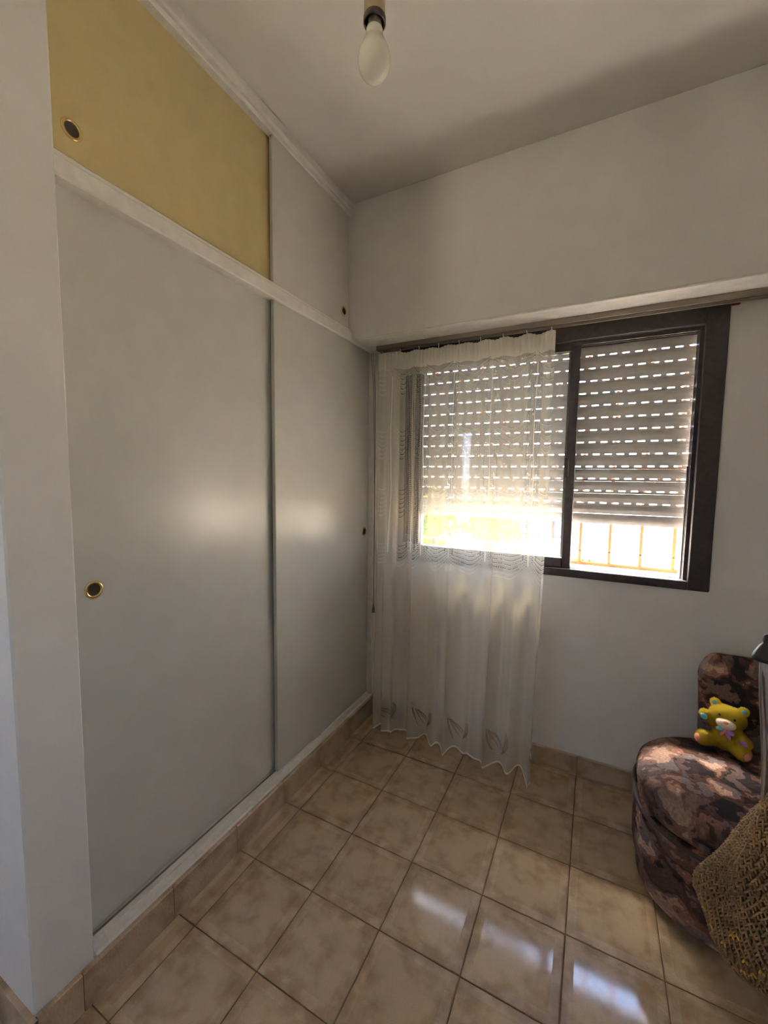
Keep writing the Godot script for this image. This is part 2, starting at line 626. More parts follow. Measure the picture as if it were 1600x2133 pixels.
# round recessed finger pull with a brass rim
func finger_pull(door: Node, at: Vector3) -> void:
	var r := 0.0235
	var prof := []
	for k in 9:
		var a := PI * k / 8.0
		prof.append(Vector2(r - 0.0042 + 0.0042 * cos(PI - a) * -1.0, 0.0038 * sin(a)))
	var h := obj("handle", lathe(prof, 36), M.brass, door, at)
	h.rotation = Vector3(0, 0, -PI / 2)
	h.set_meta("label", "round brass rimmed finger pull")
	var cup := []
	for k in 8:
		var t := k / 7.0
		cup.append(Vector2((r - 0.007) * cos(t * PI / 2), 0.0012 - 0.0005 - 0.010 * sin(t * PI / 2) * 0.0 + 0.0004 * (1.0 - t)))
	var c := obj("cup", lathe([Vector2(r - 0.0062, 0.0024), Vector2(r - 0.0075, 0.0016), Vector2(r - 0.009, 0.001), Vector2(0.0005, 0.0008)], 36), M.cup, h)
	c.set_meta("label", "dark hollow of the pull")


func build_wardrobe() -> void:
	var w := thing("built_in_wardrobe", "built-in wardrobe wall with grey sliding doors below and small upper doors", "wardrobe", Vector3(-1.15, 0, -1.27))
	var o := -w.position
	var add := func(called: String, lo: Vector3, hi: Vector3, m, c := 0.0015) -> MeshInstance3D:
		return obj(called, bx(lo + o, hi + o, c), m, w)
	# carcass behind the doors
	var g := Geo.new()
	g.box(Vector3(-1.75, 0.02, -2.03) + o, Vector3(-1.73, 2.68, -0.53) + o)
	g.box(Vector3(-1.73, 0.02, -2.03) + o, Vector3(-1.19, 0.1, -0.53) + o)
	g.box(Vector3(-1.73, 2.03, -2.03) + o, Vector3(-1.19, 2.05, -0.53) + o)
	g.box(Vector3(-1.73, 2.655, -2.03) + o, Vector3(-1.19, 2.675, -0.53) + o)
	obj("carcass", g.commit(), M.gap, w)
	# sill: two steps of painted wood above the skirting, worn along the edge
	add.call("sill", Vector3(-1.19, 0.088, -2.017), Vector3(-1.098, 0.112, -0.53), M.enamel, 0.005)
	add.call("lower_track", Vector3(-1.166, 0.110, -2.017), Vector3(-1.128, 0.1165, -0.53), M.enamel, 0.001)
	add.call("lower_track", Vector3(-1.150, 0.1165, -1.29), Vector3(-1.1465, 0.122, -0.53), M.track, 0.0005)
	# the rail between the two rows of doors, with a narrower bead along its upper edge
	add.call("middle_rail", Vector3(-1.2, 2.032, -2.03), Vector3(-1.118, 2.078, -0.53), M.enamel, 0.004)
	add.call("middle_rail", Vector3(-1.2, 2.076, -1.81), Vector3(-1.126, 2.092, -0.53), M.enamel, 0.003)
	# cornice against the ceiling
	add.call("cornice", Vector3(-1.2, 2.638, -1.81), Vector3(-1.112, 2.68, -0.53), M.enamel, 0.006)
	add.call("cornice", Vector3(-1.2, 2.622, -1.81), Vector3(-1.126, 2.64, -0.53), M.enamel, 0.003)
	# four doors: the far ones run in front of the near ones
	var door := func(lo: Vector3, hi: Vector3, m, label: String, pull: Vector3) -> void:
		var d: MeshInstance3D = add.call("door", lo, hi, m, 0.002)
		d.set_meta("label", label)
		finger_pull(d, pull + o)
	door.call(Vector3(-1.176, 0.122, -1.30), Vector3(-1.158, 2.036, -0.50), M.door, "grey sliding door nearest the wall end", Vector3(-1.158, 1.056, -0.598))
	door.call(Vector3(-1.149, 0.119, -2.012), Vector3(-1.131, 2.036, -1.262), M.door, "grey sliding door beside the curtain", Vector3(-1.131, 1.06, -1.968))
	door.call(Vector3(-1.172, 2.088, -1.29), Vector3(-1.154, 2.63, -0.50), M.door_yellow, "mustard yellow upper door", Vector3(-1.154, 2.175, -0.594))
	door.call(Vector3(-1.149, 2.088, -1.805), Vector3(-1.133, 2.628, -1.262), M.door_white, "white upper door", Vector3(-1.133, 2.162, -1.756))


func build_window() -> void:
	var root := Node3D.new()
	root.name = "window_1"
	add_child(root)
	structure(root, "dark brown sliding window, right half open")
	var x0 := -0.946
	var x1 := 0.418
	var y0 := 0.92
	var y1 := 2.031
	var zf := -2.017
	# frame: four members, each with the stepped tracks on the inside
	var g := Geo.new()
	g.box(Vector3(x0, y0, -2.04), Vector3(x0 + 0.07, y1, zf), 0.003)
	g.box(Vector3(x0 + 0.05, y0 + 0.01, -2.098), Vector3(x0 + 0.07, y1 - 0.03, -2.03), 0.001)
	obj("frame_member", g.commit(), M.frame, root)
	g = Geo.new()
	g.box(Vector3(x1 - 0.072, y0, -2.04), Vector3(x1, y1, zf), 0.003)
	g.box(Vector3(x1 - 0.072, y0 + 0.01, -2.098), Vector3(x1 - 0.045, y1 - 0.03, -2.03), 0.001)
	for z in [-2.043, -2.067, -2.092]:
		g.box(Vector3(x1 - 0.086, y0 + 0.03, z - 0.004), Vector3(x1 - 0.07, y1 - 0.06, z + 0.004), 0.001)
	g.box(Vector3(x1 - 0.092, y0 + 0.03, -2.086), Vector3(x1 - 0.07, 1.42, -2.07), 0.002)
	obj("frame_member", g.commit(), M.frame, root)
	g = Geo.new()
	g.box(Vector3(x0 + 0.068, y0, -2.04), Vector3(x1 - 0.07, y0 + 0.036, zf), 0.003)
	g.box(Vector3(x0 + 0.068, y0, -2.098), Vector3(x1 - 0.07, y0 + 0.02, -2.03), 0.001)
	for z in [-2.043, -2.067, -2.092]:
		g.box(Vector3(x0 + 0.07, y0 + 0.018, z - 0.003), Vector3(x1 - 0.07, y0 + 0.034, z + 0.003), 0.001)
	obj("frame_member", g.commit(), M.frame, root)
	g = Geo.new()
	g.box(Vector3(x0 + 0.068, y1 - 0.07, -2.04), Vector3(x1 - 0.07, y1, zf), 0.003)
	g.box(Vector3(x0 + 0.068, y1 - 0.05, -2.098), Vector3(x1 - 0.07, y1 - 0.03, -2.03), 0.001)
	for z in [-2.043, -2.067, -2.092]:
		g.box(Vector3(x0 + 0.07, y1 - 0.085, z - 0.003), Vector3(x1 - 0.07, y1 - 0.05, z + 0.003), 0.001)
	obj("frame_member", g.commit(), M.frame, root)
	# two sashes, both pushed to the left
	for k in 2:
		var zc := -2.054 if k == 0 else -2.08
		var a := x0 + 0.074
		var b := -0.088 if k == 0 else -0.098
		var lo := y0 + 0.035
		var hi := y1 - 0.068
		g = Geo.new()
		g.box(Vector3(b - 0.038, lo, zc - 0.0115), Vector3(b, hi, zc + 0.0115), 0.003)
		g.box(Vector3(a, lo, zc - 0.0115), Vector3(a + 0.034, hi, zc + 0.0115), 0.003)
		g.box(Vector3(a + 0.033, lo, zc - 0.011), Vector3(b - 0.037, lo + 0.044, zc + 0.011), 0.002)
		g.box(Vector3(a + 0.033, hi - 0.036, zc - 0.011), Vector3(b - 0.037, hi, zc + 0.011), 0.002)
		var s := obj("sash", g.commit(), M.frame, root)
		obj("pane", bx(Vector3(a + 0.032, lo + 0.042, zc - 0.002), Vector3(b - 0.036, hi - 0.034, zc + 0.002), 0.0), M.glass, s)
		if k == 0:
			obj("latch", bx(Vector3(b - 0.044, 1.37, zc + 0.010), Vector3(b - 0.024, 1.455, zc + 0.019), 0.004), M.frame, s)
	# bare brick-red corners where the plaster has broken away at the head of the frame
	g = Geo.new()
	g.box(Vector3(x1 - 0.01, 2.018, -2.03), Vector3(x1 + 0.028, 2.033, -2.02), 0.004)
	obj("broken_plaster", g.commit(), M.rust, root)
	g = Geo.new()
	g.box(Vector3(-0.235, 2.026, -2.026), Vector3(-0.13, 2.0345, -1.993), 0.002)
	obj("broken_plaster", g.commit(), M.rust, root)
	# outer ledge
	g = Geo.new()
	g.extrude_x([Vector2(-2.099, 0.93), Vector2(-2.099, 0.948), Vector2(-2.345, 0.928), Vector2(-2.345, 0.905)], -0.93, 0.40)
	obj("window_ledge", g.commit(), M.sill, root)


func build_shutter() -> void:
	var s := thing("roller_shutter", "grey roller shutter of perforated slats, lowered almost to the sill outside the window", "shutter", Vector3(-0.26, 1.161, -2.112))
	var o := -s.position
	var x0 := -0.868
	var x1 := 0.338
	var z := -2.112
	var rng := RandomNumberGenerator.new()
	rng.seed = 12
	var curve := func(lo: float, hi: float, depth: float) -> Array:
		var pts := []
		for k in 7:
			var t := k / 6.0
			pts.append(Vector2(z - 0.004 + depth * sin(PI * t) * 0.9 + 0.001, lerpf(lo, hi, t)))
		pts.append(Vector2(z - 0.009, hi))
		pts.append(Vector2(z - 0.0115, (lo + hi) / 2))
		pts.append(Vector2(z - 0.009, lo))
		return pts
	var g := Geo.new()
	g.extrude_x(curve.call(1.161, 1.2063, 0.004), x0, x1)
	obj("bottom_bar", g.commit(), M.slat, s, o)
	for k in 15:
		var lo := 1.208 if k == 0 else 1.2595 + 0.0547 * (k - 1)
		var hi := 1.2537 + 0.0547 * k
		g = Geo.new()
		g.extrude_x(curve.call(lo, hi - 0.0095, 0.005), x0, x1)
		# narrow upper lip of the slat
		g.extrude_x([Vector2(z - 0.0035, hi - 0.0093), Vector2(z - 0.002, hi - 0.007), Vector2(z - 0.003, hi), Vector2(z - 0.008, hi), Vector2(z - 0.008, hi - 0.0093)], x0, x1)
		# webs that leave the light slots between them
		if k < 14:
			var x := x0 - rng.randf() * 0.0478
			while x < x1:
				var a := maxf(x, x0)
				var b := minf(x + 0.0215, x1)
				if b > a:
					g.box(Vector3(a, hi - 0.001, z - 0.0085), Vector3(b, hi + 0.0078, z - 0.0065), 0.0)
				x += 0.0478
		obj("slat", g.commit(), M.slat, s, o)
	# guide channels at both ends
	for xx in [[x0 - 0.012, x0 + 0.008], [x1 - 0.008, x1 + 0.012]]:
		obj("guide_channel", bx(Vector3(xx[0], 0.95, -2.138) + o, Vector3(xx[1], 2.02, -2.126) + o, 0.001), M.slat, s)


func build_grille() -> void:
	var g0 := thing("window_grille", "rust-red iron window grille outside the shutter", "grille", Vector3(-0.26, 0.93, -2.3))
	var o := -g0.position
	for k in 11:
		var x := 0.335 - 0.131 * k
		obj("bar", bx(Vector3(x - 0.0065, 0.93, -2.304) + o, Vector3(x + 0.0065, 2.0, -2.296) + o, 0.001), M.grille, g0)
	for y in [0.94, 1.5, 1.985]:
		obj("crossbar", bx(Vector3(-1.0, y - 0.008, -2.306) + o, Vector3(0.36, y + 0.008, -2.294) + o, 0.001), M.grille, g0)
	obj("crossbar", bx(Vector3(-1.0, 1.001, -2.308) + o, Vector3(0.36, 1.007, -2.296) + o, 0.001), M.sill, g0)


# ---------------------------------------------------------------- curtain
const CX0 := -1.042
const CX1 := -0.183
const CTOP := 1.992


func lace_texture() -> ImageTexture:
	var w := 1024
	var h := 2048
	var a := PackedByteArray()
	a.resize(w * h)
	a.fill(118)
	var px := w / 0.90     # pixels per metre across
	var py := h / 2.0
	var put := func(x: float, y: float, rx: float, ry: float, slope: float, val: int) -> void:
		for yy in range(int(y - ry), int(y + ry) + 1):
			for xx in range(int(x - rx), int(x + rx) + 1):
				if xx < 0 or yy < 0 or xx >= w or yy >= h:
					continue
				var dx := (xx - x) / rx
				var dy := (yy - y - slope * (xx - x)) / ry
				if dx * dx + dy * dy <= 1.0:
					a[yy * w + xx] = val
	var rng := RandomNumberGenerator.new()
	rng.seed = 77
	# gathered heading: dense
	for y in range(0, int(0.085 * py)):
		for x in w:
			a[y * w + x] = 236 - int(14.0 * rng.randf())
	# plain voile below the lace
	var y_low := int(1.055 * py)
	for y in range(y_low, h):
		for x in w:
			a[y * w + x] = 150 - int(22.0 * rng.randf())
	# woven grain of the net
	for y in range(int(0.085 * py), y_low):
		for x in w:
			a[y * w + x] = clampi(128 + int(20.0 * rng.randf()) + (14 if x % 4 == 0 else 0), 0, 255)
	# festoons: four rows of swags, each a nest of sagging rows of holes on a denser ground
	var tails := [-0.03, 0.09, 0.205, 0.275, 0.432, 0.62, 0.825, 0.935]
	for row in [[0.075, 0.10, 5], [0.36, 0.12, 7], [0.66, 0.12, 7], [0.965, 0.075, 6]]:
		for n in tails.size() - 1:
			var pitch: float = tails[n + 1] - tails[n]
			var x_mid: float = (tails[n] + pitch / 2) * px
			for line in row[2]:
				var t: float = line / float(row[2])
				var depth: float = row[1] * (0.35 + 0.65 * t)
				var top: float = row[0] + 0.012 * line
				var half: float = pitch * 0.46
				var steps := 26
				for s in steps:
					var u := -1.0 + 2.0 * (s + 0.5) / steps
					var x := x_mid + u * half * px
					var y := (top + depth * (1.0 - u * u)) * py
					var slope := -2.0 * depth * u / half * py / px
					# thread beside the hole row
					put.call(x, y + 4.5, 4.2, 2.0, clampf(slope, -2.0, 2.0), 176)
				for s in steps:
					var u := -1.0 + 2.0 * (s + 0.5) / steps
					if rng.randf() < 0.12:
						continue
					var x := x_mid + u * half * px
					var y := (top + depth * (1.0 - u * u)) * py
					var slope := -2.0 * depth * u / half * py / px
					var dots: bool = absf(u) < 0.45 and line >= row[2] - 3
					put.call(x, y, 1.9 if dots else 2.8, 2.3 if dots else 1.5, clampf(slope, -2.0, 2.0), 8 if dots else 30)
	# tails between the swags: feathered diagonal cuts either side of a dense cord
	for cx2 in tails:
		var xc: float = cx2 * px
		for yy in range(int(0.12 * py), int(1.03 * py)):
			for k in range(-2, 3):
				var xi := int(xc + 3.0 * sin(yy * 0.011)) + k
				if xi >= 0 and xi < w:
					a[yy * w + xi] = 224
		var y := 0.15
		while y < 1.02:
			var wide := 8.0 + 7.0 * absf(sin(y * 9.0))
			for sgn in [-1.0, 1.0]:
				put.call(xc + sgn * (wide + 3.0), y * py, wide * 0.55, 1.6, sgn * -1.1, 10)
				put.call(xc + sgn * (wide + 3.0), y * py + 5.0, wide * 0.55, 1.2, sgn * -1.1, 214)
			y += 0.0105
		# strings of eyelets outside the tails
		for sgn in [-1.0, 1.0]:
			var y2 := 0.14
			while y2 < 1.0:
				put.call(xc + sgn * (25.0 + 4.0 * sin(y2 * 14.0)), y2 * py, 2.2, 3.2, 0.0, 18)
				y2 += 0.0078
	# open ladders: fabric thinned to its threads in a few uprights
	for strip in [[0.165, 0.05], [0.228, 0.075], [0.408, 0.04], [0.79, 0.06]]:
		for yy in range(int(0.12 * py), int(0.97 * py)):
			for xi in range(int(strip[0] * px), int((strip[0] + strip[1]) * px)):
				if xi % 9 > 1 and a[yy * w + xi] > 60 and a[yy * w + xi] < 200:
					a[yy * w + xi] = 58 + int(24.0 * rng.randf())
	# hem: leaves drawn by curved slits, then three lines along a scalloped edge
	var lx := 0.02
	var flip := 1.0
	while lx < 0.9:
		for leaf in 4:
			for s in 26:
				var t := s / 25.0
				var x := lx + 0.010 * leaf * (0.4 + 1.1 * t) + flip * (0.01 + (0.02 + 0.012 * leaf) * t * t) + 0.02
				var yv := 1.79 + 0.012 * leaf + (0.13 - 0.018 * leaf) * t
				put.call(x * px, yv * py, 1.9 * sin(PI * (t * 0.9 + 0.05)) + 0.6, 4.0, 0.0, 60)
		flip = -flip
		lx += 0.105
	for k in 3:
		for x in w:
			var sc := 0.012 * sin(x / px * TAU / 0.085)
			var yy := int((1.935 + 0.011 * k + sc) * py)
			for q in 3:
				if yy + q < h:
					a[(yy + q) * w + x] = 92 if q < 2 else 240
	for x in w:
		var edge := int((1.982 + 0.012 * sin(x / px * TAU / 0.085)) * py)
		for yy in range(maxi(edge - 10, 0), h):
			a[yy * w + x] = 240 if yy < edge else 0
	var d := PackedByteArray()
	d.resize(w * h * 4)
	for k in w * h:
		d[k * 4] = 247
		d[k * 4 + 1] = 242
		d[k * 4 + 2] = 229
		d[k * 4 + 3] = a[k]
	return ImageTexture.create_from_image(Image.create_from_data(w, h, false, Image.FORMAT_RGBA8, d))


func build_curtain() -> void:
	var m := mat(Color.WHITE, 0.9, 0, 0.2)
	m.albedo_texture = lace_texture()
	m.resource_name = "lace"
	m.transparency = BaseMaterial3D.TRANSPARENCY_ALPHA
	m.cull_mode = BaseMaterial3D.CULL_DISABLED
	m.backlight_enabled = true
	m.backlight = Color(0.72, 0.7, 0.65)
	var c := thing("lace_curtain", "ivory lace net curtain hanging to the floor over the left half of the window", "curtain", Vector3(-0.63, 0, -1.93))
	var nu := 420
	var nv := 110
	# deep pleats: where along the width, how wide, how far they stand out, which way
	var pleats := [[0.02, 0.018, 0.9], [0.085, 0.022, 1.5], [0.15, 0.02, 0.8], [0.215, 0.02, -0.9], [0.275, 0.022, 1.6], [0.345, 0.03, -0.7], [0.42, 0.03, 0.6], [0.5, 0.028, 1.5], [0.57, 0.035, -0.6], [0.645, 0.03, 0.5], [0.735, 0.026, 1.7], [0.79, 0.024, -0.8], [0.86, 0.028, 0.7], [0.925, 0.022, -0.9], [0.985, 0.02, 1.6]]
	var wob := noise(1.6, 2, 9)
	var rows := []
	var uvs := PackedVector2Array()
	for j in nv + 1:
		var t := j / float(nv)
		var row := PackedVector3Array()
		for i in nu + 1:
			var u := i / float(nu)
			var low := lerpf(0.012, 0.006, u) + 0.004 * sin(u * 31.0)
			var y := lerpf(CTOP + 0.004 * sin(u * 60.0), low, t)
			var left := lerpf(CX0, CX0 + 0.03, t)
			var right := CX1 + 0.008 * sin(t * 5.0) * t
			var x := lerpf(left, right, u)
			var head := clampf(1.0 - t / 0.05, 0.0, 1.0)
			var z := lerpf(-1.948, -1.885, pow(t, 1.3)) + 0.03 * t * pow(u, 3.0)
			z += head * 0.0035 * sin(u * 330.0) + (1.0 - head) * 0.0022 * sin(u * 160.0 + 3.0 * sin(t * 4.0 + u * 9.0)) * (1.0 - t)
			var grow := 0.007 + 0.031 * smoothstep(0.03, 0.9, t)
			for p in pleats:
				var dx: float = (u - p[0] - 0.012 * wob.get_noise_2d(t * 0.8, p[0] * 40.0)) / p[1]
				if absf(dx) < 3.0:
					var e: float = exp(-dx * dx)
					z += p[2] * grow * e
					x += 0.35 * p[2] * grow * dx * e * -0.6
			z += 0.012 * wob.get_noise_2d(u * 2.5, t * 1.2) * t
			row.append(Vector3(x, y, minf(z, -1.80)) - c.position)
			uvs.append(Vector2(u, t))
		rows.append(row)
	obj("lace_panel", sheet(rows, false, uvs, false, true), m, c)
	# hooks of the heading
	for k in 9:
		var hx := lerpf(CX0 + 0.02, CX1 - 0.02, k / 8.0)
		obj("hook", tube([Vector3(hx, 2.012, -1.953) - c.position, Vector3(hx + 0.002, 2.0, -1.953) - c.position, Vector3(hx, 1.975, -1.95) - c.position], 0.0018, 6), M.sill, c)

	var tr := thing("curtain_track", "grey metal curtain track under the shutter housing", "curtain track", Vector3(0.14, 2.012, -1.955))
	var o := -tr.position
	var g := Geo.new()
	g.box(Vector3(-1.037, 2.012, -1.983) + o, Vector3(1.34, 2.0335, -1.972) + o, 0.001)
	g.box(Vector3(-1.037, 2.012, -1.938) + o, Vector3(1.34, 2.0335, -1.927) + o, 0.001)
	g.box(Vector3(-1.037, 2.026, -1.975) + o, Vector3(1.34, 2.0335, -1.935) + o, 0.001)
	g.box(Vector3(-1.037, 2.012, -1.957) + o, Vector3(1.34, 2.03, -1.953) + o, 0.001)
	obj("rail", g.commit(), M.track, tr)
	obj("end_cap", bx(Vector3(-1.043, 2.009, -1.986) + o, Vector3(-1.035, 2.0335, -1.924) + o, 0.002), M.track, tr)

	var cord := obj("pull_cord", tube([Vector3(-0.006, 1.412, 0.04), Vector3(-0.004, 1.2, 0.012), Vector3(0, 0.7, 0.0), Vector3(0, 0.068, 0)], 0.0016, 6), M.cord, c, Vector3(-1.084, 0.6, -2.0) - c.position)
	cord.set_meta("label", "thin pull cord with a cone-shaped tassel")
	obj("string", tube([Vector3(0.008, 1.412, 0.045), Vector3(0.005, 1.2, 0.014), Vector3(0.0025, 0.7, 0.002), Vector3(0.001, 0.068, 0)], 0.0014, 6), M.cord, cord)
	var ring := []
	for k in 17:
		ring.append(Vector3(0.0052 * cos(TAU * k / 16.0), 0.061 + 0.0062 * sin(TAU * k / 16.0), 0))
	obj("ring", tube(ring, 0.0014, 6), M.tassel, cord)
	obj("tassel", lathe([Vector2(0.0005, 0.056), Vector2(0.0028, 0.055), Vector2(0.0035, 0.045), Vector2(0.0075, 0.016), Vector2(0.0088, 0.003), Vector2(0.0078, 0.0), Vector2(0.0003, 0.0)], 16), M.tassel, cord)


# ---------------------------------------------------------------- bulb
func build_bulb() -> void:
	var b := thing("pendant_bulb", "unlit frosted light bulb in a lamp holder hanging from the ceiling", "light bulb", Vector3(-0.405, 2.0935, -0.728))
	obj("cable", tube([Vector3(0, 0.183, 0), Vector3(0.003, 0.38, 0.002), Vector3(0, 0.5855, 0)], 0.0035, 8), M.socket, b)
	obj("ceiling_rose", lathe([Vector2(0.04, 0.5865), Vector2(0.04, 0.578), Vector2(0.03, 0.566), Vector2(0.006, 0.558), Vector2(0.0005, 0.558)], 28), M.bulb, b)
	obj("lamp_holder", lathe([Vector2(0.0005, 0.188), Vector2(0.008, 0.186), Vector2(0.012, 0.176), Vector2(0.0185, 0.166), Vector2(0.0195, 0.14), Vector2(0.0195, 0.106), Vector2(0.0185, 0.104)], 28), M.socket, b)
	obj("holder_rim", lathe([Vector2(0.0188, 0.108), Vector2(0.0206, 0.107), Vector2(0.0206, 0.098), Vector2(0.0185, 0.096), Vector2(0.0165, 0.099), Vector2(0.0145, 0.108)], 28), M.socket_dark, b)
	var cap := [Vector2(0.0128, 0.11)]
	for k in 4:
		cap.append(Vector2(0.0128 + (0.0008 if k % 2 == 0 else -0.0004), 0.105 - 0.004 * k))
	cap.append_array([Vector2(0.0135, 0.089), Vector2(0.0152, 0.086)])
	obj("screw_cap", lathe(cap, 28), M.track, b)
	var prof := [Vector2(0.0152, 0.087), Vector2(0.0158, 0.082), Vector2(0.0152, 0.077), Vector2(0.0165, 0.072), Vector2(0.0205, 0.066)]
	for k in 15:
		var a := lerpf(0.62, -PI / 2, k / 14.0)
		prof.append(Vector2(maxf(0.0305 * cos(a), 0.0004), 0.0345 + 0.0345 * sin(a) * (1.0 if a < 0 else 1.1)))
	obj("bulb_glass", lathe(prof, 40), M.bulb, b)


# ---------------------------------------------------------------- chair
func super_ring(rx: float, rz: float, y: float, n: float, segs: int, wav := 0.0, seed_ := 0.0) -> PackedVector3Array:
	var r := PackedVector3Array()
	for i in segs:
		var a := TAU * i / segs
		var c := cos(a)
		var s := sin(a)
		var k := 1.0 / pow(pow(absf(c), n) + pow(absf(s), n), 1.0 / n)
		var w := 1.0 + wav * (sin(a * 17.0 + seed_) + 0.6 * sin(a * 29.0 + seed_ * 2.3) + 0.7 * sin(a * 7.0 - seed_))
		r.append(Vector3(rx * c * k * w, y, rz * s * k * w))
	return r


func build_chair() -> void:
	var ch := thing("slipper_chair", "low upholstered slipper chair in dark brown and pink marbled fabric beside the window wall", "chair", Vector3(0.55, 0, -1.63))
	var n := 2.7
	var rows := []
	for p in [[0.28, 0.012, 0.0], [0.345, 0.012, 0.0], [0.362, 0.03, 0.001], [0.372, 0.1, 0.004], [0.378, 0.17, 0.006], [0.38, 0.23, 0.005], [0.375, 0.275, 0.003], [0.372, 0.285, 0.0]]:
		rows.append(super_ring(p[0], p[0] - 0.105, p[1], n, 120, p[2], p[1] * 30.0))
	rows.append(super_ring(0.3, 0.2, 0.29, n, 120))
	rows.append(super_ring(0.001, 0.001, 0.29, n, 120))
	obj("base", sheet(rows, true), M.fabric, ch)
	# welt between base and cushion
	var welt := []
	for i in 97:
		var v := super_ring(0.378, 0.273, 0.288, n, 96)[i % 96]
		welt.append(v + Vector3(0, 0.002 * sin(i * 0.7), 0))
	obj("piping", tube(welt, 0.007, 8), M.piping, ch)
	# crowned cushion
	rows = []
	var prof := [[0.30, 0.290], [0.352, 0.292], [0.366, 0.302], [0.373, 0.322], [0.374, 0.345], [0.368, 0.368], [0.352, 0.388], [0.32, 0.403], [0.27, 0.413], [0.2, 0.420], [0.12, 0.424], [0.05, 0.426], [0.001, 0.426]]
	var wr := noise(3.2, 3, 15)
	for p in prof:
		var ring := super_ring(p[0], maxf(p[0] - 0.105 * minf(1.0, p[0] / 0.3), 0.001), p[1], n, 120)
		for i in ring.size():
			ring[i].y += 0.006 * wr.get_noise_3d(ring[i].x * 3.0, ring[i].z * 3.0, p[1] * 2.0) * minf(1.0, (0.375 - p[0]) / 0.05 + 0.3)
		rows.append(ring)
	obj("seat_cushion", sheet(rows, true), M.fabric, ch)
	# upright back: a padded slab with sloped shoulders
	var outline := [Vector2(-0.165, 0.27), Vector2(-0.170, 0.40), Vector2(-0.176, 0.55), Vector2(-0.181, 0.63), Vector2(-0.178, 0.655), Vector2(-0.158, 0.692), Vector2(-0.145, 0.706), Vector2(-0.125, 0.712), Vector2(0.0, 0.714), Vector2(0.16, 0.712), Vector2(0.178, 0.704), Vector2(0.19, 0.69), Vector2(0.197, 0.65), Vector2(0.19, 0.55), Vector2(0.185, 0.4), Vector2(0.18, 0.27)]
	rows = []
	var mid := Vector2(0.0, 0.49)
	for q in [[0.001, 0.036], [0.4, 0.036], [0.8, 0.033], [0.94, 0.024], [1.0, 0.006], [1.0, -0.02], [0.97, -0.034], [0.8, -0.038], [0.001, -0.038]]:
		var row := PackedVector3Array()
		for k in outline.size():
			for sub in 4:
				var p2: Vector2 = outline[k].lerp(outline[(k + 1) % outline.size()], sub / 4.0)
				p2 = mid + (p2 - mid) * q[0]
				row.append(Vector3(p2.x, p2.y, q[1] - 0.045 * (p2.y - 0.3) + 0.003 * wr.get_noise_2d(p2.x * 6.0, p2.y * 6.0)))
		rows.append(row)
	obj("backrest", sheet(rows, true), M.fabric, ch, Vector3(0.015, 0, -0.262))


# ---------------------------------------------------------------- plush bear, meshed from a blended field
func bear_field(p: Vector3, limbs: Array) -> float:
	var d := 1.0
	for l in limbs:
		var a: Vector3 = l[0]
		var ab: Vector3 = l[1] - a
		var t := clampf((p - a).dot(ab) / maxf(ab.length_squared(), 1e-9), 0.0, 1.0)
		var q: Vector3 = (p - a - ab * t) * l[4]
		var e: float = q.length() - lerpf(l[2], l[3], t)
		var k := 0.009
		var h := clampf(0.5 + 0.5 * (d - e) / k, 0.0, 1.0)
		d = lerpf(d, e, h) - k * h * (1.0 - h)
	return d


